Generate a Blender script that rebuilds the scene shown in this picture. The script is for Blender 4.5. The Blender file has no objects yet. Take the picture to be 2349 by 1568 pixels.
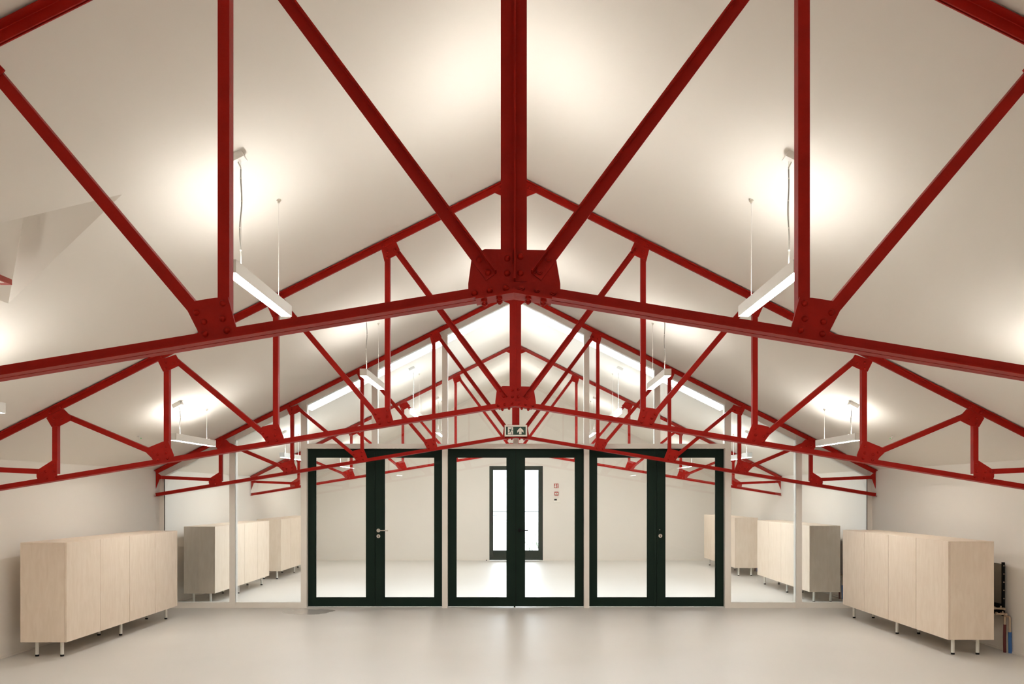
import bpy, math, random
from mathutils import Vector, Matrix
random.seed(7)
S = bpy.context.scene
COL = S.collection

# ---------------------------------------------------------------- camera (shift lens, one point perspective)
F_PX, VPX, VPY, W_PX, H_PX = 1849.0, 1185.0, 1132.0, 2349.0, 1568.0
cam_d = bpy.data.cameras.new('camera')
cam_d.sensor_fit = 'HORIZONTAL'; cam_d.sensor_width = 36.0
cam_d.lens = F_PX / W_PX * 36.0
cam_d.shift_x = -(VPX - W_PX / 2) / W_PX
cam_d.shift_y = (VPY - H_PX / 2) / W_PX
cam_d.clip_start = 0.05; cam_d.clip_end = 400
cam = bpy.data.objects.new('camera', cam_d); COL.objects.link(cam)
cam.location = (0.011, 0.0, 1.6); cam.rotation_euler = (math.pi / 2, 0, 0)
S.camera = cam

# ---------------------------------------------------------------- world: bright overcast sky
wd = bpy.data.worlds.new('overcast_sky'); S.world = wd; wd.use_nodes = True
bgn = wd.node_tree.nodes['Background']
bgn.inputs['Color'].default_value = (0.95, 0.98, 1.0, 1); bgn.inputs['Strength'].default_value = 9.0

# ---------------------------------------------------------------- light levels and exposure
LAMP_DOWN, LAMP_UP, LAMP_COL = 66.0, 37.0, (1.0, 0.98, 0.95)
SKYLIGHT = 12.0
S.view_settings.view_transform = 'Standard'; S.view_settings.look = 'None'
S.view_settings.exposure = 0.0; S.view_settings.gamma = 1.0
S.view_settings.use_curve_mapping = False
S.cycles.max_bounces = 10; S.cycles.diffuse_bounces = 6; S.cycles.transparent_max_bounces = 16
S.cycles.sample_clamp_indirect = 12.0
S.cycles.caustics_reflective = False; S.cycles.caustics_refractive = False
try:
    S.cycles.use_denoising = True; S.cycles.denoiser = 'OPENIMAGEDENOISE'
except Exception:
    pass

# ---------------------------------------------------------------- materials
def mat(name, col, rough=0.5, metal=0.0, spec=0.5, noise=0.0, nscale=8.0, bump=0.0, bscale=60.0, emit=None, estr=0.0, coat=0.0):
    m = bpy.data.materials.new(name); m.use_nodes = True
    nt = m.node_tree; b = nt.nodes['Principled BSDF']
    b.inputs['Base Color'].default_value = (*col, 1)
    b.inputs['Roughness'].default_value = rough; b.inputs['Metallic'].default_value = metal
    b.inputs['Specular IOR Level'].default_value = spec
    b.inputs['Coat Weight'].default_value = coat
    if noise or bump:
        tc = nt.nodes.new('ShaderNodeTexCoord')
    if noise:
        n = nt.nodes.new('ShaderNodeTexNoise'); n.inputs['Scale'].default_value = nscale; n.inputs['Detail'].default_value = 5
        r = nt.nodes.new('ShaderNodeValToRGB')
        r.color_ramp.elements[0].position = 0.3; r.color_ramp.elements[1].position = 0.7
        r.color_ramp.elements[0].color = tuple(c * (1 - noise) for c in col) + (1,)
        r.color_ramp.elements[1].color = tuple(min(1, c * (1 + noise)) for c in col) + (1,)
        nt.links.new(tc.outputs['Object'], n.inputs['Vector']); nt.links.new(n.outputs['Fac'], r.inputs['Fac'])
        nt.links.new(r.outputs['Color'], b.inputs['Base Color'])
    if bump:
        n2 = nt.nodes.new('ShaderNodeTexNoise'); n2.inputs['Scale'].default_value = bscale; n2.inputs['Detail'].default_value = 3
        bp = nt.nodes.new('ShaderNodeBump'); bp.inputs['Strength'].default_value = bump; bp.inputs['Distance'].default_value = 0.004
        nt.links.new(tc.outputs['Object'], n2.inputs['Vector']); nt.links.new(n2.outputs['Fac'], bp.inputs['Height'])
        nt.links.new(bp.outputs['Normal'], b.inputs['Normal'])
    if emit:
        b.inputs['Emission Color'].default_value = (*emit, 1); b.inputs['Emission Strength'].default_value = estr
    return m

M_WALL = mat('white_plaster', (0.80, 0.755, 0.69), 0.75, spec=0.3, bump=0.08, bscale=90)
M_CEIL = mat('ceiling_paint', (0.80, 0.755, 0.69), 0.8, spec=0.25)
M_RED = mat('red_oxide_paint', (0.37, 0.0105, 0.005), 0.5, spec=0.15, noise=0.10, nscale=14, bump=0.25, bscale=70)
M_FRAME = mat('cream_lacquer', (0.78, 0.73, 0.66), 0.45)
M_GREEN = mat('dark_green_lacquer', (0.006, 0.0165, 0.0105), 0.5, spec=0.15)
M_GASKET = mat('grey_gasket', (0.12, 0.11, 0.09), 0.7)
M_STEEL = mat('brushed_steel', (0.72, 0.68, 0.60), 0.32, metal=0.9)
M_BLACK = mat('black_plastic', (0.003, 0.003, 0.003), 0.6, spec=0.2)
M_LEG = mat('white_leg_paint', (0.80, 0.78, 0.72), 0.35)
M_LAMPH = mat('lamp_white_enamel', (0.82, 0.80, 0.75), 0.4)
M_CORD = mat('grey_cord', (0.42, 0.40, 0.36), 0.5)
M_CABLE = mat('thin_wire', (0.80, 0.77, 0.70), 0.4)
M_DIFF = mat('lamp_diffuser', (0.9, 0.9, 0.88), 0.5, emit=LAMP_COL, estr=LAMP_DOWN)
M_DIFU = mat('lamp_upper_diffuser', (0.9, 0.9, 0.88), 0.5, emit=LAMP_COL, estr=LAMP_UP)
M_SKY = mat('opal_rooflight', (0.9, 0.9, 0.9), 0.4, emit=(0.84, 0.93, 1.0), estr=SKYLIGHT)
M_SIGNW = mat('sign_white', (0.78, 0.74, 0.66), 0.4)
M_SIGNG = mat('sign_green', (0.006, 0.040, 0.022), 0.4)
M_SIGNR = mat('sign_red', (0.40, 0.03, 0.015), 0.4)
M_GREY = mat('grey_metal_panel', (0.20, 0.185, 0.155), 0.5)
M_BRASS = mat('nickel_valve', (0.62, 0.50, 0.38), 0.3, metal=0.9)
M_PRED = mat('dark_red_pipe', (0.12, 0.012, 0.012), 0.5)
M_PBLUE = mat('blue_pipe', (0.03, 0.12, 0.36), 0.5)
M_GROUND = mat('pale_paving', (0.62, 0.60, 0.56), 0.8, noise=0.06)
M_PLANT = mat('grass_blade', (0.10, 0.13, 0.08), 0.8, spec=0.1)
M_RAIL = mat('dark_rail', (0.03, 0.04, 0.035), 0.6, spec=0.2)
M_LED = mat('sensor_led', (0.1, 0.5, 0.15), 0.3, emit=(0.2, 1.0, 0.35), estr=0.15)

def glass_mat():
    m = bpy.data.materials.new('clear_glazing'); m.use_nodes = True
    nt = m.node_tree; nt.nodes.clear()
    o = nt.nodes.new('ShaderNodeOutputMaterial'); mx = nt.nodes.new('ShaderNodeMixShader')
    t = nt.nodes.new('ShaderNodeBsdfTransparent'); t.inputs['Color'].default_value = (0.945, 0.965, 0.975, 1)
    g = nt.nodes.new('ShaderNodeBsdfGlossy'); g.inputs['Roughness'].default_value = 0.0
    g.inputs['Color'].default_value = (1, 1, 1, 1)
    f = nt.nodes.new('ShaderNodeFresnel'); f.inputs['IOR'].default_value = 1.5
    nt.links.new(f.outputs[0], mx.inputs[0]); nt.links.new(t.outputs[0], mx.inputs[1]); nt.links.new(g.outputs[0], mx.inputs[2])
    nt.links.new(mx.outputs[0], o.inputs['Surface'])
    return m
M_GLASS = glass_mat()

def wood_mat():
    m = mat('pale_birch_veneer', (0.66, 0.53, 0.40), 0.5, spec=0.35)
    nt = m.node_tree; b = nt.nodes['Principled BSDF']
    tc = nt.nodes.new('ShaderNodeTexCoord'); mp = nt.nodes.new('ShaderNodeMapping')
    mp.inputs['Scale'].default_value = (9, 9, 2.2)
    n = nt.nodes.new('ShaderNodeTexNoise'); n.inputs['Scale'].default_value = 2.2; n.inputs['Detail'].default_value = 8; n.inputs['Distortion'].default_value = 0.6
    r = nt.nodes.new('ShaderNodeValToRGB')
    r.color_ramp.elements[0].position = 0.32; r.color_ramp.elements[0].color = (0.74, 0.615, 0.485, 1)
    r.color_ramp.elements[1].position = 0.68; r.color_ramp.elements[1].color = (0.80, 0.68, 0.555, 1)
    nt.links.new(tc.outputs['Object'], mp.inputs['Vector']); nt.links.new(mp.outputs['Vector'], n.inputs['Vector'])
    nt.links.new(n.outputs['Fac'], r.inputs['Fac']); nt.links.new(r.outputs['Color'], b.inputs['Base Color'])
    return m
M_WOOD = wood_mat()
M_WEDGE = mat('cut_veneer_edge', (0.36, 0.22, 0.12), 0.6)

def floor_mat():
    m = mat('poured_resin_floor', (0.56, 0.53, 0.485), 0.25, spec=0.5)
    nt = m.node_tree; b = nt.nodes['Principled BSDF']
    tc = nt.nodes.new('ShaderNodeTexCoord')
    n = nt.nodes.new('ShaderNodeTexNoise'); n.inputs['Scale'].default_value = 0.8; n.inputs['Detail'].default_value = 3
    r = nt.nodes.new('ShaderNodeValToRGB')
    r.color_ramp.elements[0].position = 0.3; r.color_ramp.elements[0].color = (0.625, 0.60, 0.555, 1)
    r.color_ramp.elements[1].position = 0.7; r.color_ramp.elements[1].color = (0.655, 0.63, 0.585, 1)
    nt.links.new(tc.outputs['Object'], n.inputs['Vector']); nt.links.new(n.outputs['Fac'], r.inputs['Fac'])
    nt.links.new(r.outputs['Color'], b.inputs['Base Color'])
    b.inputs['Specular IOR Level'].default_value = 0.4
    # one small wet patch in front of the left double door: only the gloss changes
    mp = nt.nodes.new('ShaderNodeMapping'); mp.vector_type = 'TEXTURE'
    mp.inputs['Location'].default_value = (-2.80, 10.94, 0); mp.inputs['Scale'].default_value = (0.34, 0.24, 1)
    nz = nt.nodes.new('ShaderNodeTexNoise'); nz.inputs['Scale'].default_value = 1.6; nz.inputs['Detail'].default_value = 3
    ln = nt.nodes.new('ShaderNodeVectorMath'); ln.operation = 'LENGTH'
    ad = nt.nodes.new('ShaderNodeMath'); ad.operation = 'MULTIPLY_ADD'; ad.inputs[1].default_value = 0.9
    mr = nt.nodes.new('ShaderNodeMapRange'); mr.inputs['From Min'].default_value = 1.40; mr.inputs['From Max'].default_value = 1.48
    mr.inputs['To Min'].default_value = 0.03; mr.inputs['To Max'].default_value = 0.40
    nt.links.new(tc.outputs['Object'], mp.inputs['Vector']); nt.links.new(mp.outputs[0], nz.inputs['Vector']); nt.links.new(mp.outputs[0], ln.inputs[0])
    nt.links.new(nz.outputs['Fac'], ad.inputs[0]); nt.links.new(ln.outputs['Value'], ad.inputs[2])
    nt.links.new(ad.outputs[0], mr.inputs['Value']); nt.links.new(mr.outputs[0], b.inputs['Roughness'])
    return m
M_FLOOR = floor_mat()

# ---------------------------------------------------------------- mesh helpers
class MB:
    def __init__(s): s.v = []; s.f = []; s.m = []; s.sm = []
    def add(s, vs, fs, mi=0, smooth=False):
        o = len(s.v); s.v += [tuple(v) for v in vs]
        for f in fs: s.f.append(tuple(i + o for i in f)); s.m.append(mi); s.sm.append(smooth)
        return s
    def box(s, x0, x1, y0, y1, z0, z1, mi=0):
        x0, x1 = min(x0, x1), max(x0, x1); y0, y1 = min(y0, y1), max(y0, y1); z0, z1 = min(z0, z1), max(z0, z1)
        return s.add([(x0,y0,z0),(x1,y0,z0),(x1,y1,z0),(x0,y1,z0),(x0,y0,z1),(x1,y0,z1),(x1,y1,z1),(x0,y1,z1)],
                     [(0,3,2,1),(4,5,6,7),(0,1,5,4),(1,2,6,5),(2,3,7,6),(3,0,4,7)], mi)
    def prism(s, a, b, mi=0):      # two matching rings
        n = len(a)
        fs = [tuple(range(n))[::-1], tuple(range(n, 2 * n))] + [(i, (i+1) % n, n + (i+1) % n, n + i) for i in range(n)]
        return s.add(list(a) + list(b), fs, mi)
    def plate(s, pts, y0, y1, mi=0):  # polygon in XZ extruded in Y
        return s.prism([(x, y0, z) for x, z in pts], [(x, y1, z) for x, z in pts], mi)
    def cyl(s, p0, p1, r, n=16, mi=0, r1=None, caps=True):
        p0, p1 = Vector(p0), Vector(p1); d = (p1 - p0).normalized()
        u = d.orthogonal().normalized(); w = d.cross(u); r1 = r if r1 is None else r1
        ring = lambda c, q: [c + (u * math.cos(2*math.pi*i/n) + w * math.sin(2*math.pi*i/n)) * q for i in range(n)]
        vs = ring(p0, r) + ring(p1, r1)
        s.add(vs, [(i, (i+1) % n, n + (i+1) % n, n + i) for i in range(n)], mi, True)
        if caps: s.add(vs, [tuple(range(n))[::-1], tuple(range(n, 2*n))], mi)
        return s
    def tube(s, pts, r, n=8, mi=0):
        pts = [Vector(p) for p in pts]; rings = []
        u = (pts[1] - pts[0]).normalized().orthogonal().normalized()
        for i, p in enumerate(pts):
            d = (pts[min(i+1, len(pts)-1)] - pts[max(i-1, 0)]).normalized()
            u = (u - d * u.dot(d)).normalized(); w = d.cross(u)
            rings.append([p + (u * math.cos(2*math.pi*k/n) + w * math.sin(2*math.pi*k/n)) * r for k in range(n)])
        vs = [v for R in rings for v in R]; fs = []
        for i in range(len(pts) - 1):
            for k in range(n): fs.append((i*n + k, i*n + (k+1) % n, (i+1)*n + (k+1) % n, (i+1)*n + k))
        s.add(vs, fs, mi, True)
        s.add(vs, [tuple(range(n))[::-1], tuple((len(pts)-1)*n + k for k in range(n))], mi)
        return s
    def dome(s, c, d, r, h, n=14, m=4, mi=0):
        c, d = Vector(c), Vector(d).normalized(); u = d.orthogonal().normalized(); w = d.cross(u); vs = []; fs = []
        for j in range(m):
            a = math.pi / 2 * j / m
            for i in range(n):
                t = 2*math.pi*i/n
                vs.append(c + (u*math.cos(t) + w*math.sin(t)) * r * math.cos(a) + d * h * math.sin(a))
        vs.append(c + d * h)
        for j in range(m - 1):
            for i in range(n): fs.append((j*n + i, j*n + (i+1) % n, (j+1)*n + (i+1) % n, (j+1)*n + i))
        for i in range(n): fs.append(((m-1)*n + i, (m-1)*n + (i+1) % n, m*n))
        s.add(vs, fs, mi, True); s.add(vs[:n], [tuple(range(n))[::-1]], mi)
        return s
    def angle(s, p0, p1, w, t, y0, yd, fs, fw=None, e0=None, e1=None, mi=0):
        """rolled steel angle: flat leg in the XZ plane centred on p0-p1, fin on the side fs (+1/-1) of the line"""
        fw = fw or w
        p0, p1 = Vector((p0[0], p0[1])), Vector((p1[0], p1[1])); d = (p1 - p0).normalized(); n = Vector((-d.y, d.x)) * fs
        prof = [(-w/2, 0), (w/2, 0), (w/2, fw), (w/2 - t, fw), (w/2 - t, t*1.35), (w/2 - t*1.35, t), (-w/2, t)]
        def ring(p, e):
            out = []
            for a, b in prof:
                off = (d * (a * e)) if e else Vector((0, 0))
                q = p + n * a + off
                out.append((q.x, y0 + yd * b, q.y))
            return out
        return s.prism(ring(p0, e0), ring(p1, e1), mi)
    def mesh(s, name, mats):
        me = bpy.data.meshes.new(name); me.from_pydata(s.v, [], s.f)
        for m in mats: me.materials.append(m)
        me.polygons.foreach_set('material_index', s.m); me.polygons.foreach_set('use_smooth', s.sm)
        me.update()
        import bmesh
        bm = bmesh.new(); bm.from_mesh(me); bmesh.ops.recalc_face_normals(bm, faces=bm.faces); bm.to_mesh(me); bm.free()
        return me
    def build(s, name, mats, parent=None, loc=(0, 0, 0), bevel=0.0):
        if not isinstance(mats, (list, tuple)): mats = [mats]
        o = bpy.data.objects.new(name, s.mesh(name, mats)); COL.objects.link(o)
        o.location = loc
        if parent: o.parent = parent
        if bevel:
            b = o.modifiers.new('bevel', 'BEVEL'); b.width = bevel; b.segments = 2; b.limit_method = 'ANGLE'; b.angle_limit = math.radians(40)
        return o

def tag(o, label, cat, group=None, kind=None):
    o['label'] = label; o['category'] = cat
    if group: o['group'] = group
    if kind: o['kind'] = kind
    return o
def empty(name, loc, label, cat, group=None, kind=None, rz=0.0):
    o = bpy.data.objects.new(name, None); COL.objects.link(o); o.location = loc; o.rotation_euler = (0, 0, rz)
    o.empty_display_size = 0.1
    return tag(o, label, cat, group, kind)
def copy_tree(o, parent=None):
    c = o.copy(); COL.objects.link(c)
    if parent is not None: c.parent = parent
    for ch in list(o.children): copy_tree(ch, c)
    return c
def struct(o, label, cat): return tag(o, label, cat, kind='structure')

# ---------------------------------------------------------------- room dimensions
HW = 4.99                 # half width between the side walls
ZR = 4.428                # ceiling height on the ridge line
SL = 0.5                  # roof slope
Y0, Y1 = -4.9, 19.38      # wall behind the camera, far wall
YG = 11.292               # front face of the glazed partition
zc = lambda x: ZR - SL * abs(x)

# floor
struct(MB().box(-HW-0.2, HW+0.2, Y0-0.2, Y1+0.02, -0.12, 0).build('floor', M_FLOOR), 'smooth pale grey poured resin floor running through both rooms', 'floor')

# side walls
zw = zc(HW)
struct(MB().box(-HW-0.2, -HW, Y0-0.2, Y1+0.2, 0, zw+0.1).build('wall_left', M_WALL), 'low white side wall behind the left row of cabinets', 'wall')
struct(MB().box(HW, HW+0.2, Y0-0.2, Y1+0.2, 0, zw+0.1).build('wall_right', M_WALL), 'low white side wall behind the right row of cabinets', 'wall')
for sgn, nm in ((-1, 'left'), (1, 'right')):
    for k, (ya, yb) in enumerate(((Y0, YG), (YG + 0.12, Y1))):
        o = MB().box(sgn*HW, sgn*(HW-0.010), ya, yb, 0, 0.018).build('baseboard_' + nm, M_FRAME)
        struct(o, 'thin cream skirting along the %s wall, %s' % (nm, 'front room' if k == 0 else 'room behind the glass'), 'baseboard')

# gable walls
def gable(y0, y1, name, lab, hole=None):
    m = MB()
    P = [(-HW-0.2, 0), (HW+0.2, 0), (HW+0.2, zc(HW+0.2)+0.15), (0, ZR+0.15), (-HW-0.2, zc(HW+0.2)+0.15)]
    if hole is None:
        m.plate(P, y0, y1)
    else:
        a, b, h = hole
        m.plate([(-HW-0.2, 0), (a, 0), (a, zc(a)+0.15), (-HW-0.2, zc(HW+0.2)+0.15)], y0, y1)
        m.plate([(b, 0), (HW+0.2, 0), (HW+0.2, zc(HW+0.2)+0.15), (b, zc(b)+0.15)], y0, y1)
        m.plate([(a, h), (b, h), (b, zc(b)+0.15), (0, ZR+0.15), (a, zc(a)+0.15)], y0, y1)
    return struct(m.build(name, M_WALL), lab, 'wall')
DX0, DX1, DH = -0.643, 0.643, 2.27
gable(Y1, Y1+0.2, 'wall_back', 'white gable wall at the far end with the glazed outside door', (DX0, DX1, DH))
gable(Y0-0.2, Y0, 'wall_front', 'plain white gable wall closing the near room', None)
o = MB().box(-HW, DX0, Y1-0.012, Y1, 0, 0.05).box(DX1, HW, Y1-0.012, Y1, 0, 0.05).build('baseboard_back', M_FRAME)
struct(o, 'thin cream skirting along the far gable wall', 'baseboard')

# ceiling: two slopes, with a dormer hollow in the left slope and a rooflight strip in both
T = 0.16
def slope_piece(m, sgn, xa, xb, ya, yb, t=T):
    xa, xb = sgn*xa, sgn*xb
    za, zb = zc(xa), zc(xb)
    m.prism([(xa, ya, za), (xb, ya, zb), (xb, ya, zb+t), (xa, ya, za+t)], [(xa, yb, za), (xb, yb, zb), (xb, yb, zb+t), (xa, yb, za+t)])
SKY_X0, SKY_X1, SKY_Y0, SKY_Y1 = 0.14, 3.12, 11.52, 12.33
DA = (-2.24, 4.60); DE = (-3.23, 5.14); DN = (-3.23, 4.06)      # dormer hollow outline in plan
cr = MB()
slope_piece(cr, 1, 0, HW+0.3, Y0-0.2, SKY_Y0); slope_piece(cr, 1, 0, SKY_X0, SKY_Y0, SKY_Y1)
slope_piece(cr, 1, SKY_X1, HW+0.3, SKY_Y0, SKY_Y1); slope_piece(cr, 1, 0, HW+0.3, SKY_Y1, Y1+0.3)
struct(cr.build('ceiling', M_CEIL), 'right slope of the plain white pitched ceiling', 'ceiling')
cl = MB()
slope_piece(cl, -1, 0, HW+0.3, Y0-0.2, 4.06); slope_piece(cl, -1, 0, HW+0.3, 5.14, SKY_Y0)
slope_piece(cl, -1, 3.23, HW+0.3, 4.06, 5.14); slope_piece(cl, -1, 0, 2.24, 4.06, 5.14)
def tri(m, P, t=T):
    m.prism([(x, y, zc(x)) for x, y in P], [(x, y, zc(x)+t) for x, y in P])
tri(cl, [(-2.24, 4.06), DA, DN]); tri(cl, [(-2.24, 5.14), DE, DA])
slope_piece(cl, -1, 0, SKY_X0, SKY_Y0, SKY_Y1); slope_piece(cl, -1, SKY_X1, HW+0.3, SKY_Y0, SKY_Y1)
slope_piece(cl, -1, 0, HW+0.3, SKY_Y1, Y1+0.3)
struct(cl.build('ceiling', M_CEIL), 'left slope of the plain white pitched ceiling, with a dormer hollow', 'ceiling')
dm = MB()
A3 = (DA[0], DA[1], zc(DA[0])); E3 = (DE[0], DE[1], zc(DE[0])); N3 = (DN[0], DN[1], zc(DN[0])); R3 = (-2.78, 4.60, zc(DA[0]))
up = lambda p: (p[0], p[1], p[2] + 0.22)
for tr_ in ((A3, E3, R3), (A3, R3, N3), (R3, E3, N3)):
    dm.prism(list(tr_), [up(p) for p in tr_])
struct(dm.build('trim_1', M_CEIL), 'angular hollow where a dormer cuts the left ceiling slope', 'ceiling recess')

# rooflight behind the partition (one glazed strip per slope)
for sgn, nm in ((-1, 'left'), (1, 'right')):
    e = empty('window_%d' % (6 if sgn < 0 else 7), (sgn*1.6, 11.9, zc(1.6)), 'bright rooflight strip in the %s ceiling slope just behind the glass wall' % nm, 'rooflight', kind='structure')
    px, py, pz = e.location
    m = MB(); xa, xb = sgn*SKY_X0, sgn*SKY_X1
    za, zb = zc(xa)+0.03, zc(xb)+0.03
    m.prism([(xa-px, SKY_Y0-py, za-pz), (xb-px, SKY_Y0-py, zb-pz), (xb-px, SKY_Y0-py, zb-pz+0.03), (xa-px, SKY_Y0-py, za-pz+0.03)],
            [(xa-px, SKY_Y1-py, za-pz), (xb-px, SKY_Y1-py, zb-pz), (xb-px, SKY_Y1-py, zb-pz+0.03), (xa-px, SKY_Y1-py, za-pz+0.03)])
    m.build('opal_pane', M_SKY, e)

# ---------------------------------------------------------------- glazed partition
PX = lambda px: (px - 1183.2) / 163.75
PZ = lambda py, s=163.75: 1.6 + (1132.0 - py) / s
FD = 0.11                                   # frame depth
ZH0, ZH1 = PZ(1028.3), PZ(1017.2)           # door header
gt = lambda x: zc(x) - 0.115                # underside of the sloped head rail
part = empty('window_1', (0, YG, 0), 'cream framed floor to ceiling glass partition between the two rooms', 'glass partition', kind='structure')
def pobj(m, name, mt, bevel=0.0):
    return m.build(name, mt, part, (0, -YG, 0), bevel)
def post(xa, xb, z0=0.0):
    a, b = PX(xa), PX(xb)
    m = MB().plate([(a, z0), (b, z0), (b, zc(b) - 0.01), (a, zc(a) - 0.01)] if a * b > 0 else [(a, z0), (b, z0), (b, zc(b)-0.01), (0, ZR-0.01), (a, zc(a)-0.01)], YG, YG+FD)
    return pobj(m, 'frame_post', M_FRAME, 0.002)
for q in ((526, 539.2), (690, 703.5), (1014, 1026.5), (1339.8, 1351.8), (1663.2, 1677), (1826.6, 1839.8)): post(*q)
for q in ((852.5, 865.5), (1177.2, 1189), (1501.8, 1514.6)): post(*q, z0=ZH1)
for sgn in (-1, 1):
    a, b = sgn*HW, PX(376) if sgn < 0 else PX(1990)
    pobj(MB().plate([(a, 0), (b, 0), (b, zc(b)-0.01), (a, zc(a)-0.01)], YG, YG+FD), 'frame_post', M_FRAME, 0.002)
    pobj(MB().box(b, b - sgn*0.008, YG+0.004, YG+0.017, 0.07, gt(b)), 'gasket_strip', M_GASKET)
    x1 = PX(690) if sgn < 0 else PX(1677)
    pobj(MB().box(b, x1, YG+0.004, YG+FD, 0, PZ(1381.5)), 'bottom_rail', M_FRAME, 0.002)
    pobj(MB().plate([(0, ZR-0.01), (sgn*HW, zc(HW)-0.01), (sgn*HW, gt(HW)), (0, ZR-0.115)], YG+0.003, YG+FD), 'head_rail', M_FRAME)
pobj(MB().box(PX(703.5), PX(1663.2), YG-0.006, YG+FD, ZH0, ZH1), 'door_header', M_FRAME, 0.002)
# panes (10 mm glass, centred towards the back of the frame)
def pane(xa, xb, z0):
    xs = [xa, xb] if xa * xb > 0 else [xa, 0, xb]
    top = [(x, gt(x) + 0.02) for x in reversed(xs)]
    m = MB().plate([(xa, z0), (xb, z0)] + top, YG+0.018, YG+0.028)
    return pobj(m, 'glass_pane', M_GLASS)
for a, b in ((376, 532), (532, 697), (1670, 1833), (1833, 1990)): pane(PX(a), PX(b), 0.06)
for a, b in ((697, 859), (859, 1020), (1020, 1183), (1183.4, 1345), (1345, 1508), (1508, 1670)): pane(PX(a), PX(b), ZH1-0.01)

# ---------------------------------------------------------------- double doors
YD = YG + 0.075
SD = 1849.0 / YD
DXP = lambda px: (px - 1185.0) / SD + 0.011
DZP = lambda py: 1.6 + (1132.0 - py) / SD
def lever(par, x, z, y, mt, ln=0.085, rr=0.026, sgn=1):
    m = MB().cyl((x, y, z), (x, y-0.010, z), rr, 24).cyl((x, y-0.008, z), (x, y-0.055, z), 0.010, 14)
    m.tube([(x, y-0.05, z), (x+sgn*0.02, y-0.054, z), (x+sgn*ln, y-0.054, z+0.002)], 0.009, 12)
    return m.build('door_handle', mt, par)
def lock(par, x, z, y):
    m = MB().cyl((x, y, z), (x, y-0.009, z), 0.026, 24, 0)
    m.plate([(x-0.006, z+0.014), (x+0.0, z+0.016), (x+0.006, z-0.014), (x-0.001, z-0.017)], y-0.0092, y-0.0105, 1)
    return m.build('lock_cylinder', [M_STEEL, M_BLACK], par)
def double_door(idx, x0, x1, xm, g, lab, extra):
    x0, x1, xm = DXP(x0), DXP(x1), DXP(xm)
    gl0, gl1, gr0, gr1 = [DXP(v) for v in g]
    z0, z1, zb, zt = 0.012, DZP(1028.3), DZP(1371.5), DZP(1047.3)
    e = empty('door_%d' % idx, ((x0+x1)/2, YD, 0), lab, 'door', kind='structure')
    L = (-(x0+x1)/2, -YD, 0)
    th = 0.06
    leaves = []
    for (a, b, ga, gb) in ((x0, xm-0.0035, gl0, gl1), (xm+0.0035, x1, gr0, gr1)):
        m = MB().box(a, ga, YD, YD+th, z0, z1).box(gb, b, YD, YD+th, z0, z1)
        m.box(ga, gb, YD, YD+th, z0, zb).box(ga, gb, YD, YD+th, zt, z1)
        # raised inner bead around the glass
        bd = 0.012
        m.box(ga, ga+bd, YD+0.012, YD+0.03, zb, zt).box(gb-bd, gb, YD+0.012, YD+0.03, zb, zt)
        m.box(ga+bd, gb-bd, YD+0.012, YD+0.03, zb, zb+bd).box(ga+bd, gb-bd, YD+0.012, YD+0.03, zt-bd, zt)
        lf = m.build('door_leaf', M_GREEN, e, L)
        MB().box(ga, gb, YD+0.032, YD+0.040, zb, zt).build('door_pane', M_GLASS, lf)
        leaves.append(lf)
    MB().box(xm-0.035, xm-0.0035, YD-0.005, YD, z0, z1).build('meeting_stile', M_GREEN, leaves[0])
    MB().box(xm-0.0050, xm+0.0050, YD+0.008, YD+0.05, z0, z1).build('rubber_seal', M_BLACK, leaves[1])
    extra(leaves, xm)
    return e
def ex1(l, xm): lever(l[1], DXP(868.2), DZP(1216), YD, M_STEEL, ln=0.145); lock(l[1], DXP(868.2), DZP(1229.2), YD)
def ex2(l, xm):
    lever(l[1], DXP(1191.6), DZP(1215.7), YD, M_BLACK, ln=0.12)
    MB().cyl((DXP(1180.5), YD+0.02, 0.0), (DXP(1180.5), YD+0.02, 0.03), 0.012, 14).build('floor_bolt', M_BLACK, l[0])
def ex3(l, xm):
    lock(l[1], DXP(1514.8), DZP(1228.3), YD)
    MB().dome((DXP(1513.5), YD, DZP(1214.4)), (0, -1, 0), 0.006, 0.004).build('key_button', M_STEEL, l[1])
double_door(1, 703.8, 1013.8, 860.5, (722.8, 840.8, 880.6, 997.6), 'left pair of dark green framed glass doors with steel lever and lock', ex1)
double_door(2, 1027, 1339.6, 1183.2, (1045.3, 1163.6, 1202.6, 1320.5), 'middle pair of dark green framed glass doors with black lever', ex2)
double_door(3, 1352, 1663, 1506.5, (1368.2, 1486.3, 1525.0, 1643.0), 'right pair of dark green framed glass doors with round lock and no lever', ex3)

# outside door in the far wall
YB = Y1 - 0.0
e = empty('door_4', (0, Y1, 0), 'dark green glazed outside door in the far gable wall', 'door', kind='structure')
gx0, gx1, gz0, gz1 = -0.552, 0.533, 0.24, 2.17
m = MB().box(DX0, gx0, 0.01, 0.08, 0.005, DH).box(gx1, DX1, 0.01, 0.08, 0.005, DH).box(gx0, gx1, 0.01, 0.08, 0.005, gz0).box(gx0, gx1, 0.01, 0.08, gz1, DH)
df = m.build('door_leaf', M_GREEN, e, bevel=0.003)
MB().box(gx0, gx1, 0.04, 0.05, gz0, gz1).build('door_pane', M_GLASS, df)
m = MB().cyl((-0.595, 0.01, 1.076), (-0.595, 0.0, 1.076), 0.03, 16).cyl((-0.595, 0, 1.076), (-0.595, -0.05, 1.076), 0.01, 12).tube([(-0.595, -0.05, 1.076), (-0.46, -0.05, 1.078)], 0.010, 10)
m.build('door_handle', M_BLACK, df)
MB().box(-0.625, -0.57, -0.004, 0.012, 0.92, 1.19).build('handle_plate', M_BLACK, df)

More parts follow.
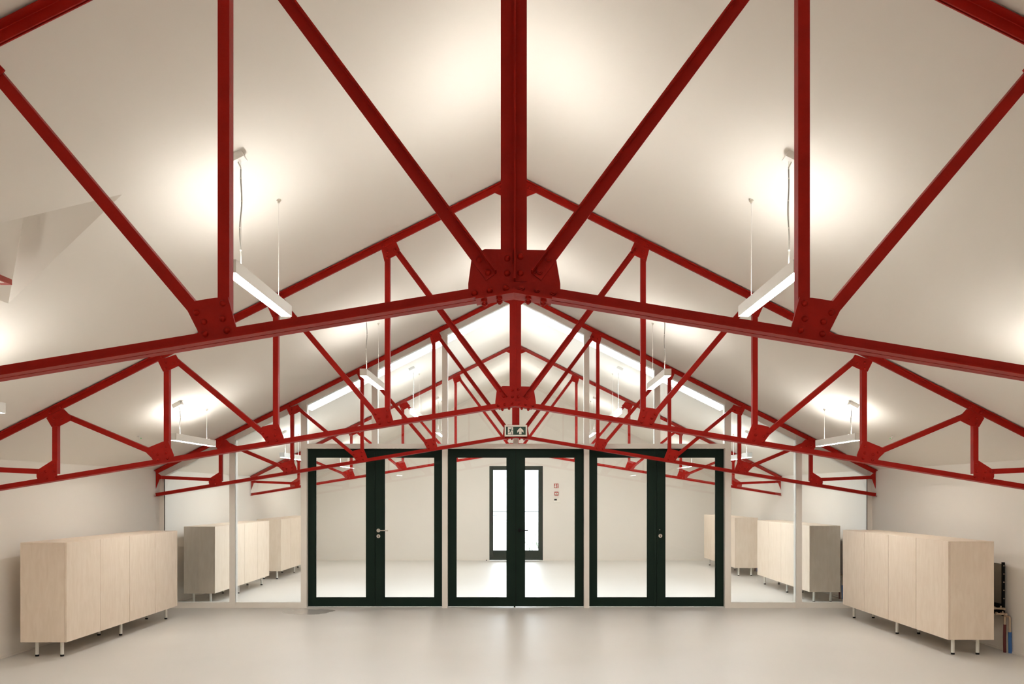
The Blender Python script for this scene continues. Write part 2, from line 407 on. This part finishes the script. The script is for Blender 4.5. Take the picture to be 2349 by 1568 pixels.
# ---------------------------------------------------------------- steel trusses
ZB0, BS = 2.380, 0.164            # bottom chord: apex underside and slope
ZG0 = 2.392                       # reference line of the lower gussets
ZT0 = 4.416                       # top chord: outer line on the ridge
NX = (1.137, 2.13, 3.10, 4.09)    # verticals
HWT = HW - 0.012
G = 0.004                         # half gusset thickness
zb = lambda x: ZG0 - BS * abs(x)
zu = lambda x: ZB0 - BS * abs(x)
zt = lambda x: ZT0 - SL * abs(x)
BASE = 1.57
LOW = [ [(-.020,.163),(-.052,.045),(-.046,.008),(.090,.008),(.100,.034),(.143,.119),(.106,.148),(.031,.160)],
        [(-.027,.179),(-.076,.055),(-.064,.008),(.080,.008),(.091,.034),(.150,.114),(.115,.153),(.040,.170)],
        [(-.020,.184),(-.070,.060),(-.058,.008),(.112,.008),(.126,.034),(.172,.078),(.163,.124),(.026,.180)],
        [(-.024,.176),(-.024,.008),(.150,.008),(.157,.030),(.157,.056),(.143,.095),(.020,.173)] ]
UPP = [ [(.0545,-.064),(.024,-.190),(-.023,-.160),(-.085,-.130),(-.111,-.083),(-.072,.004),(.05,-.05)],
        [(.070,-.086),(.026,-.185),(-.023,-.170),(-.040,-.163),(-.108,-.128),(-.140,-.095),(-.107,-.060),(-.080,-.020)],
        [(.073,-.086),(.026,-.182),(-.023,-.172),(-.040,-.165),(-.108,-.133),(-.140,-.101),(-.107,-.066),(-.087,-.032)],
        [(.070,-.100),(.024,-.178),(-.044,-.172),(-.136,-.126),(-.154,-.092),(-.131,-.069),(-.085,-.020),(.02,-.05)] ]

rivet_me = MB().dome((0, 0, 0), (0, -1, 0), 0.0126, 0.0125, 16, 5).mesh('rivet', [M_RED])
nut = MB().cyl((0, 0, 0), (0, -0.002, 0), 0.0135, 16).cyl((0, -0.002, 0), (0, -0.012, 0), 0.0122, 6).cyl((0, -0.012, 0), (0, -0.019, 0), 0.0062, 12)
nut_me = nut.mesh('bolt', [M_RED])
hang = MB().cyl((0, 0, 0), (0, 0, -0.011), 0.0125, 6).dome((0, 0, -0.011), (0, 0, -1), 0.0075, 0.007, 12, 3)
hang_me = hang.mesh('hanging_bolt', [M_RED])

def make_truss():
    root = empty('roof_truss', (0, 0, BASE), '', 'roof truss', 'red roof trusses')
    L = (0, 0, -BASE)
    P = lambda m, n: m.build(n, M_RED, root, L)
    def put(me, par, x, y, z, name=None):
        o = bpy.data.objects.new(name or me.name, me); COL.objects.link(o); o.parent = par; o.location = (x, y, z); return o
    for s in (-1, 1):
        # bottom chord, two angles back to back
        m = MB(); cb = 0.0235 / math.cos(math.atan(BS))
        for yd in (-1, 1):
            p0, p1 = (0, zu(0) + cb), (s*HWT, zu(HWT) + cb)
            k = -math.tan(math.atan(BS))
            m.angle(p0, p1, 0.047, 0.006, yd*G, yd, -s, 0.050, e0=-k)
        P(m, 'bottom_chord')
        m = MB(); ct = 0.0245 / math.cos(math.atan(SL))
        for yd in (-1, 1):
            p0, p1 = (0, zt(0) - ct), (s*HWT, zt(HWT) - ct)
            m.angle(p0, p1, 0.049, 0.006, yd*G, yd, s, 0.045, e0=-SL)
        P(m, 'top_chord')
        for i, X in enumerate(NX):
            # vertical behind the gusset, fin on the inner side pointing back
            m = MB(); m.angle((s*X, zb(X) + 0.055), (s*X, zt(X) - 0.075), 0.046, 0.006, G, 1, s)
            P(m, 'vertical_post')
            # outer diagonal
            if i < 3:
                a = (X + 0.07, zb(X) + 0.062); xb_ = NX[i+1] - 0.065; b = (xb_, zt(xb_) - 0.10)
            else:
                a = (4.165, 1.795); b = (4.915, 1.828)
            m = MB(); m.angle((s*a[0], a[1]), (s*b[0], b[1]), 0.046, 0.006, G, 1, s)
            P(m, 'diagonal_brace')
            # lower gusset
            g = MB().plate([(s*(X+u), zb(X) + v) for u, v in LOW[i]], -G, G).build('gusset_plate', M_RED, root, L)
            dd = Vector((b[0]-a[0], b[1]-a[1])).normalized()
            rv = [(X+0.0, zb(X)+0.138, -G), (X+0.0, zb(X)+0.078, -G)]
            for q in (0.005, 0.052): rv.append((a[0]+dd.x*q, a[1]+dd.y*q, -G))
            for u in (0.066, -0.018): rv.append((X+u, zb(X+u)+0.028, -G-0.006))
            for x, z, y in rv: put(rivet_me, g, s*x, y, z)
            # upper gusset
            g = MB().plate([(s*(X+u), zt(X) + v) for u, v in UPP[i]], -G, G).build('gusset_plate', M_RED, root, L)
            rv = [(X+0.0, zt(X)-0.105, -G), (X+0.0, zt(X)-0.155, -G)]
            for u in (0.035, -0.060): rv.append((X+u, zt(X+u)-0.034, -G-0.006))
            if i == 0: rv += [(X-0.070, zt(X)-0.085, -G-0.006), (X-0.10, zt(X)-0.12, -G-0.006)]
            else: rv += [(X-0.068, zt(X)-0.112, -G), (X-0.112, zt(X)-0.098, -G)]
            for x, z, y in rv[:5 if i == 3 else 6]: put(rivet_me, g, s*x, y, z)
        # central diagonals, in front of the gusset, fin forward on the upper side
        m = MB(); m.angle((s*0.087, 2.447), (s*1.075, 3.775), 0.050, 0.006, -G, -1, s)
        P(m, 'diagonal_brace')
        # bracket where the truss meets the wall
        x_ = HWT
        g = MB().plate([(s*x_, zt(x_)-0.03), (s*x_, 1.671), (s*(x_-0.048), 1.799), (s*(x_-0.080), 1.806), (s*(x_-0.078), 1.846), (s*(x_-0.028), 1.884), (s*(x_-0.03), zt(x_-0.03)-0.03)], -G-0.001, G-0.001)
        P(g, 'end_plate')
    # king post: two angles in a cross
    m = MB()
    m.angle((0.026, 2.428), (0.026, zt(0)-0.06), 0.050, 0.006, -G, -1, 1)
    m.angle((-0.026, 2.475), (-0.026, zt(0)-0.06), 0.050, 0.006, G, 1, -1)
    m.box(-0.004, 0.004, -G, G, 2.5, zt(0)-0.07)
    P(m, 'king_post')
    # middle gusset
    m = MB().plate([(-0.178, 2.420), (-0.166, 2.510), (-0.128, 2.548), (-0.113, 2.556), (0.126, 2.551), (0.166, 2.514), (0.182, 2.420), (0.182, 2.385), (0, 2.415), (-0.178, 2.385)], -G, G)
    g = m.build('middle_gusset_plate', M_RED, root, L)
    for px, py, kd in ((985,320,0),(985,525,0),(1170,300,2),(1170,530,2),(597,347,2),(720,520,2),(1557,335,1),(1432,513,1),
                       (533,805,2),(745,770,2),(967,735,2),(1185,730,1),(1397,765,1),(1620,800,1)):
        x = (px/6.03 + 1000 - 1178.5) / 586.5; z = 1.6 + (1132 - (py/6.03 + 540)) / 586.5
        if kd == 0: put(rivet_me, g, x, -G, z)
        if kd == 2: put(rivet_me, g, x, -G-0.006, z)
        if kd == 1: put(nut_me, g, x, -G-0.006, z)
    # splice plate under the apex with four hanging bolts
    m = MB(); a, t = 0.147, 0.007
    for s in (-1, 1):
        m.prism([(0, -0.056, zu(0)), (s*a, -0.056, zu(a)), (s*a, -0.056, zu(a)-t), (0, -0.056, zu(0)-t)],
                [(0, 0.056, zu(0)), (s*a, 0.056, zu(a)), (s*a, 0.056, zu(a)-t), (0, 0.056, zu(0)-t)])
    sp = m.build('splice_plate', M_RED, root, L)
    for x in (-0.115, -0.056, 0.056, 0.115):
        for y in (-0.03, 0.03): put(hang_me, sp, x, y, zu(x) - 0.007)
    # ridge gusset
    g = MB().plate([(-0.185, zt(.185)-0.055), (-0.10, 4.235), (-0.06, 4.20), (0.06, 4.20), (0.10, 4.235), (0.185, zt(.185)-0.055), (0, zt(0)-0.03)], -G, G).build('ridge_gusset_plate', M_RED, root, L)
    for x, z in ((-0.125, zt(.125)-0.038), (0.125, zt(.125)-0.038), (-0.075, zt(.075)-0.038), (0.075, zt(.075)-0.038)): put(rivet_me, g, x, -G-0.006, z)
    for x in (-0.026, 0.026): put(rivet_me, g, x, -G - (0.006 if x > 0 else 0), 4.27)
    return root
TY = (3.153, 7.153, 11.153, 15.153)
TL = ('riveted red steel roof truss nearest the camera, its crown rising out of the frame',
      'second riveted red steel roof truss, midway between the nearest one and the glass wall',
      'red steel roof truss standing just in front of the glass wall, behind the exit sign',
      'farthest red steel roof truss, seen through the glass wall')
t0 = make_truss()
for i, y in enumerate(TY):
    o = t0 if i == 0 else copy_tree(t0)
    o.location = (0, y, BASE); o['label'] = TL[i]

# ---------------------------------------------------------------- pendant lamps
def make_lamp(sgn, kind):
    X = {'A': 1.622, 'B': 3.652, 'C': 0.0}[kind]
    zl = {'A': 2.857, 'B': 2.170, 'C': 3.40}[kind]
    w, h, Ln = 0.075, 0.075, 1.14
    root = empty('pendant_lamp', (sgn*X, 0, zl), '', 'pendant lamp')
    y0, y1 = -Ln/2, Ln/2
    m = MB().box(-w/2, w/2, y0, y0+0.004, 0, h).box(-w/2, w/2, y1-0.004, y1, 0, h)
    m.box(-w/2, -w/2+0.003, y0, y1, 0, h).box(w/2-0.003, w/2, y0, y1, 0, h).box(-w/2+0.003, w/2-0.003, y0+0.004, y1-0.004, h*0.4, h*0.5)
    m.build('housing', M_LAMPH, root)
    MB().box(-w/2+0.003, w/2-0.003, y0+0.004, y1-0.004, 0.002, 0.006).build('diffuser', M_DIFF, root)
    MB().box(-w/2+0.006, w/2-0.006, y0+0.09, y1-0.09, h-0.006, h-0.003).build('upper_diffuser', M_DIFU, root)
    m = MB()
    for yy in (y0+0.19, y1-0.19): m.box(-w/2, w/2, yy-0.012, yy+0.012, h-0.003, h+0.002)
    m.build('bracket', M_LAMPH, root)
    # feed cord with canopy box at the near end
    zt_ = zc(X) - zl
    yn, yf = y0+0.19, y1-0.19
    a = math.atan(SL) if kind != 'C' else 0.0
    if kind == 'C': zt_ -= 0.03
    can = MB().box(-0.05, 0.05, -0.038, 0.038, -0.042, 0.0)
    can.add([(0,0,0)], [])
    nrm = Vector((-sgn*math.sin(a), 0, -math.cos(a)))
    cx_ = -nrm.x * 0.077; c0 = Vector((cx_, yn, zt_ - abs(cx_)*SL))
    c = can.build('canopy', M_LAMPH, root, c0, bevel=0.0012); c.rotation_euler = (0, sgn*a, 0)
    p = c0 + nrm*0.042; q = p + nrm*0.035
    MB().tube([p, q, q + Vector((0, 0, -0.012))], 0.004, 8).build('cord_grip', M_CABLE, root)
    n = 22; pts = []
    for i in range(n + 1):
        t = i / n
        wob = 0.006*math.sin(t*9.0 + sgn) * math.sin(math.pi*t)
        pts.append((q + Vector((0, 0, -0.012))).lerp(Vector((0.0, yn, h + 0.002)), t) + Vector((wob, wob*0.6, 0)))
    MB().tube(pts, 0.0042, 8).build('power_cord', M_CORD, root)
    m = MB()
    for t in ((0.12, 0.36, 0.6, 0.84) if kind == 'A' else (0.3, 0.75)):
        k = int(t*n); m.cyl(pts[k] - Vector((0, 0, 0.004)), pts[k] + Vector((0, 0, 0.004)), 0.0062, 8)
    m.build('cord_ties', M_CABLE, root)
    MB().tube([(0, yn, zt_ - 0.05), (0.004, yn, h)], 0.0012, 6).build('suspension_wire', M_CABLE, root)
    MB().tube([(0, yf, zt_), (0, yf, h)], 0.0016, 6).build('suspension_wire', M_CABLE, root)
    MB().cyl((0, yf, zt_+0.002), (0, yf, zt_-0.008), 0.016, 16).cyl((0, yf, zt_-0.006), (0, yf, zt_-0.024), 0.007, 12).build('ceiling_mount', M_STEEL, root)
    MB().cyl((0, yf, h), (0, yf, h+0.018), 0.005, 10).build('wire_gripper', M_STEEL, root)
    return root
BAYS = (-2.4, 5.153, 9.153, 13.153, 17.153)  # first bay: unseen lamps added behind the camera to light the nearest truss
WHERE = ('unseen, added behind the camera to light the nearest truss', 'between first and second truss',
         'between second truss and glass wall', 'just behind the glass wall', 'beyond the farthest truss')
for kind in 'ABC':
    for sgn in ((-1, 1) if kind != 'C' else (1,)):
        pr = make_lamp(sgn, kind)
        for i, yb_ in enumerate(BAYS):
            o = pr if i == 0 else copy_tree(pr)
            o.location.y = yb_
            row = 'under the ridge' if kind == 'C' else '%s %s slope row' % ('upper' if kind == 'A' else 'lower', 'left' if sgn < 0 else 'right')
            o['label'] = 'white linear pendant lamp, %s, %s' % (row, WHERE[i])
            o['group'] = 'linear pendant lamps'

# ---------------------------------------------------------------- cabinets
def make_cabinet(sgn, zlow):
    """long axis along Y, doors facing the room centre; root on the floor at the near outer corner of the front"""
    root = empty('storage_cabinet', (0, 0, 0), '', 'cabinet', 'pale wooden cabinets along the walls')
    D, Ln, z0, z1 = 0.45, 2.56, zlow, zlow + 0.969
    fx = 0.0; bx = sgn*D; ft = sgn*0.019
    m = MB().box(ft, bx, 0, Ln, z0+0.0, z0+0.019).box(ft, bx, 0, 0.019, z0+0.019, z1-0.0195).box(ft, bx, Ln-0.019, Ln, z0+0.019, z1-0.0195)
    m.box(bx, bx-sgn*0.008, 0.019, Ln-0.019, z0+0.019, z1-0.0195).box(ft, bx-sgn*0.01, Ln/2-0.01, Ln/2+0.01, z0+0.019, z1-0.0195)
    m.build('body', M_WOOD, root)
    MB().box(ft, bx, 0, Ln, z1-0.019, z1).build('top_panel', M_WOOD, root)
    MB().box(ft-sgn*0.002, ft, 0.004, Ln-0.004, z0+0.004, z1-0.004).build('door_seam_strip', M_WEDGE, root)  # brown cut-edge backing that shows in the seams between the doors
    for k in range(4):
        a = k*Ln/4 + (0.0 if k == 0 else 0.0035); b = (k+1)*Ln/4 - (0.0 if k == 3 else 0.0035)
        MB().box(fx, ft-sgn*0.002, a, b, z0, z1-0.001).build('cabinet_door', M_WOOD, root)
    for yy in (0.105, Ln/2, Ln-0.105):
        for xx in (0.102, D-0.102):
            lg = MB().cyl((sgn*xx, yy, 0.018), (sgn*xx, yy, z0), 0.0165, 18).build('leg', M_LEG, root)
            MB().cyl((sgn*xx, yy, 0.0), (sgn*xx, yy, 0.018), 0.0175, 18).build('foot', M_BLACK, lg)
    return root
cabL, cabR = make_cabinet(-1, 0.156), make_cabinet(1, 0.163)
for j, (y, x, lab) in enumerate(((7.84, -4.366, 'pale birch cabinet on thin legs at the left wall, nearest the camera'),
                                 (11.68, -4.36, 'pale birch cabinet at the left wall just behind the glass partition'),
                                 (15.05, -4.39, 'pale birch cabinet at the left wall, farthest from the camera'))):
    o = cabL if j == 0 else copy_tree(cabL); o.location = (x, y, 0); o['label'] = lab
for j, (y, x, lab) in enumerate(((7.935, 4.26, 'pale birch cabinet on thin legs at the right wall, nearest the camera'),
                                 (11.80, 4.30, 'pale birch cabinet at the right wall just behind the glass partition'),
                                 (15.62, 4.24, 'pale birch cabinet at the right wall, farthest from the camera, partly behind a green door'))):
    o = cabR if j == 0 else copy_tree(cabR); o.location = (x, y, 0); o['label'] = lab

# ---------------------------------------------------------------- wall heaters behind the right hand cabinets
def make_heater():
    root = empty('wall_heater', (HW, 0, 0), '', 'heater', 'wall heaters behind the right cabinets')
    MB().box(-0.040, -0.012, 0.012, 1.1, 0.48, 0.885).build('panel', M_GREY, root)
    MB().box(-0.046, -0.022, -0.010, 0.012, 0.36, 0.905).build('side_rail', M_BLACK, root)
    m = MB()
    for k in range(5): m.cyl((-0.036, -0.010, 0.87-0.083*k), (-0.036, -0.018, 0.87-0.083*k), 0.006, 10)
    m.build('rail_fittings', M_BRASS, root)
    MB().box(-0.010, -0.060, 0.03, 1.1, 0.365, 0.475).build('distributor_bar', M_BLACK, root)
    for z, y in ((0.435, -0.02), (0.385, -0.05)):
        m = MB().cyl((-0.05, y, z), (-0.125, y, z+0.004), 0.010, 12).cyl((-0.125, y, z+0.004), (-0.14, y, z+0.01), 0.015, 8).cyl((-0.07, y, z), (-0.07, y, z+0.03), 0.008, 8).cyl((-0.045, y-0.02, z), (-0.045, y+0.07, z), 0.013, 10)
        m.build('valve', M_BRASS, root)
    m = MB().cyl((-0.046, -0.045, 0.38), (-0.046, -0.045, 0.27), 0.010, 12).cyl((-0.019, -0.085, 0.36), (-0.019, -0.085, 0.20), 0.011, 12).cyl((-0.046, -0.045, 0.365), (-0.019, -0.085, 0.362), 0.010, 10)
    m.build('pipe_stub', M_BRASS, root)
    MB().tube([(-0.045, -0.045, 0.28), (-0.050, -0.047, 0.15), (-0.052, -0.055, 0.0)], 0.014, 12).build('red_pipe', M_PRED, root)
    MB().tube([(-0.019, -0.085, 0.21), (-0.019, -0.087, 0.1), (-0.019, -0.09, 0.0)], 0.0165, 12).build('blue_pipe', M_PBLUE, root)
    return root
h0 = make_heater()
for j, (y, lab) in enumerate(((8.19, 'grey wall heater with red and blue pipes behind the nearest right cabinet'),
                              (12.35, 'dark wall heater with valves behind the right cabinet just past the glass partition'),
                              (16.7, 'dark wall heater behind the farthest right cabinet'))):
    o = h0 if j == 0 else copy_tree(h0); o.location = (HW, y, 0); o['label'] = lab

# ---------------------------------------------------------------- exit sign in front of the third truss
YS = 11.085
ss = 1849.0 / YS
SX = lambda u: (1150 + u/31.36 - 1185) / ss + 0.011
SZ = lambda v: 1.6 + (1132 - (960 + v/31.36)) / ss
cx, cz = SX(1048), SZ(862)
ex = empty('exit_sign', (cx, YS, SZ(1270)), 'green and white exit sign with running figure and up arrow, above the middle doors', 'exit sign')
L = (-cx, -YS, -SZ(1270))
MB().box(SX(235), SX(1860), YS, YS+0.03, SZ(1270), SZ(450)).box(SX(900), SX(1200), YS+0.03, YS+0.062, SZ(1000), SZ(700)).build('sign_housing', M_SIGNW, ex, L, bevel=0.002)
MB().box(SX(340), SX(1750), YS-0.0012, YS+0.002, SZ(1158), SZ(570)).build('green_panel', M_SIGNG, ex, L)
g2 = lambda pts, m, y=0.0018, mi=0: m.plate([(SX(a), SZ(b)) for a, b in pts], YS-y, YS-0.001, mi)
m = MB(); g2([(470,600),(848,600),(848,1130),(470,1130)], m); m.build('doorway_symbol', M_SIGNW, ex, L)
m = MB(); g2([(1365,625),(1592,850),(1598,1010),(1460,885),(1450,1108),(1285,1108),(1275,885),(1148,1010),(1148,845)], m)
m.build('arrow_symbol', M_SIGNW, ex, L)
m = MB(); yy = 0.0026
g2([(715+38*math.cos(t*math.pi/8), 675+38*math.sin(t*math.pi/8)) for t in range(16)], m, yy)
g2([(610,755),(730,755),(700,850),(680,900),(600,905),(600,850)], m, yy)                 # torso
g2([(620,735),(625,775),(570,790),(550,840),(528,825),(545,760)], m, yy)                 # rear arm
g2([(725,750),(770,810),(838,822),(838,852),(755,842),(700,790)], m, yy)                 # front arm
g2([(600,890),(650,890),(620,1000),(480,1000),(480,975),(590,970)], m, yy)               # rear leg
g2([(640,890),(690,890),(730,970),(775,1060),(755,1130),(725,1130),(735,1065),(690,985)], m, yy)  # front leg
m.build('running_figure_symbol', M_SIGNG, ex, L)

# ---------------------------------------------------------------- small fittings on the far wall, right of the outside door
BX = lambda px: (px - 1185.0) / 95.4 + 0.011
BZ = lambda py: 1.6 + (1132.0 - py) / 95.4
ux = lambda u: BX(1110 + u/6.274); uz = lambda v: BZ(1050 + v/6.274)
sg = empty('fire_alarm_sign', (ux(1044), Y1, uz(445)), 'square white and red fire alarm sign, topmost on the far wall by the outside door', 'sign')
L = (-ux(1044), -Y1, -uz(445))
MB().box(ux(1000), ux(1088), Y1-0.006, Y1-0.0005, uz(445), uz(355)).build('sign_board', M_SIGNW, sg, L)
MB().box(ux(1010), ux(1074), Y1-0.0075, Y1-0.006, uz(432), uz(368)).build('red_panel', M_SIGNR, sg, L)
m = MB().cyl((ux(1030), Y1-0.0085, uz(412)), (ux(1030), Y1-0.0075, uz(412)), 0.022, 16)
m.box(ux(1024), ux(1036), Y1-0.0085, Y1-0.0075, uz(400), uz(374)).box(ux(1052), ux(1060), Y1-0.0085, Y1-0.0075, uz(428), uz(378)).box(ux(1046), ux(1068), Y1-0.0085, Y1-0.0075, uz(390), uz(384))
m.build('bell_symbol', M_SIGNW, sg, L)
cp = empty('fire_call_point', (ux(1043), Y1, uz(538)), 'small red fire call point below the fire alarm sign', 'call point')
L = (-ux(1043), -Y1, -uz(538))
MB().box(ux(1014), ux(1072), Y1-0.04, Y1-0.0005, uz(538), uz(484)).build('case', M_SIGNR, cp, L, bevel=0.004)
MB().box(ux(1022), ux(1064), Y1-0.042, Y1-0.039, uz(526), uz(500)).build('press_plate', M_SIGNW, cp, L)
MB().cyl((ux(1043), Y1-0.044, uz(513)), (ux(1043), Y1-0.041, uz(513)), 0.009, 12).build('press_dot', M_BLACK, cp, L)
kp = empty('control_panel', (ux(1045), Y1, uz(642)), 'white wall controller with a dark display below the red call point', 'control panel')
L = (-ux(1045), -Y1, -uz(642))
MB().box(ux(1000), ux(1092), Y1-0.025, Y1-0.0005, uz(642), uz(574)).build('case', M_SIGNW, kp, L, bevel=0.004)
MB().box(ux(1012), ux(1050), Y1-0.0265, Y1-0.0248, uz(611), uz(588)).build('display', M_BLACK, kp, L)
sw = empty('light_switch', (ux(1042), Y1, uz(735)), 'plain white light switch below the wall controller on the far wall', 'light switch')
L = (-ux(1042), -Y1, -uz(735))
MB().box(ux(1016), ux(1068), Y1-0.010, Y1-0.0005, uz(735), uz(695)).build('switch_plate', M_FRAME, sw, L, bevel=0.002)
MB().box(ux(1024), ux(1060), Y1-0.014, Y1-0.0098, uz(729), uz(701)).build('rocker', M_FRAME, sw, L)
ds = MB().cyl((0, 0, 0), (0, 0, 0.015), 0.014, 16).dome((0, 0, 0.015), (0, 0, 1), 0.014, 0.009).build('door_stop', M_BLACK, None, (BX(1116.4), Y1-0.09, 0))
tag(ds, 'tiny black door stop on the floor beside the far outside door', 'door stop')

# small hooked sensors under the ceiling, between the second truss and the glass wall
for sgn, nm in ((-1, 'left'), (1, 'right')):
    X, Y = 4.33, 9.26
    r = empty('ceiling_sensor', (sgn*X, Y, zc(X)), 'tiny white wired sensor under the %s ceiling slope near the side wall' % nm, 'sensor', 'ceiling sensors')
    MB().cyl((0, 0, 0.004), (0, 0, -0.012), 0.014, 14).build('base', M_LAMPH, r)
    MB().tube([(0, 0, -0.01), (-sgn*0.01, -0.02, -0.03), (-sgn*0.03, -0.04, -0.04), (-sgn*0.05, -0.05, -0.03)], 0.004, 8).build('wire', M_CABLE, r)
    MB().dome((-sgn*0.05, -0.05, -0.03), (0, -1, -0.3), 0.007, 0.007, 10, 3).build('status_light', M_LED, r)

# striped beam end at the left edge, under the dormer hollow
r = empty('striped_bar', (-3.09, 4.55, 2.868), 'red and white striped bar end under the ceiling hollow at the left edge', 'striped bar')
MB().box(-0.035, 0.035, -0.35, 0.35, 0.0, 0.034).build('bar', mat('striped_red', (0.36, 0.04, 0.02), 0.5), r, bevel=0.002)
for k in range(5):
    MB().box(-0.022, 0.024, -0.33 + 0.135*k, -0.25 + 0.135*k, -0.0015, 0.0).build('white_stripe', M_SIGNW, r)

# ---------------------------------------------------------------- outside, seen through the far door
tag(MB().box(-14, 14, Y1+0.2, Y1+30, -0.25, -0.12).build('paving', M_GROUND, None), 'pale paving outside the far door', 'paving', kind='structure')
rl = empty('railing', (0, Y1+3.0, -0.12), 'thin metal railing outside, crossing the far door glass at waist height', 'railing')
MB().tube([(-3, 0, 1.22), (3, 0, 1.22)], 0.012, 10).build('handrail', M_RAIL, rl)
for x in (-2.6, -1.3, 1.3, 2.6): MB().cyl((x, 0, 0), (x, 0, 1.2), 0.015, 10).build('rail_post', M_RAIL, rl)
for j, (x, n) in enumerate(((0.66, 26), (0.38, 14))):
    m = MB(); rnd = random.Random(11 + j)
    for k in range(n):
        a = rnd.uniform(0, 2*math.pi); ln = rnd.uniform(0.4, 1.0); lean = rnd.uniform(0.05, 0.35)
        dx, dy = math.cos(a)*lean, math.sin(a)*lean*0.6; bx_, by_ = rnd.uniform(-.06, .06), rnd.uniform(-.06, .06)
        m.tube([(bx_, by_, 0), (bx_+dx*0.3, by_+dy*0.3, ln*0.5), (bx_+dx, by_+dy, ln)], 0.0042, 5)
    o = m.build('grass_plant', M_PLANT, None, (x, Y1+1.5+0.3*j, -0.12))
    tag(o, ('tall thin grass plant outside, at the right edge of the far door glass', 'smaller thin grass plant outside, left of the tall one behind the far door')[j], 'plant')
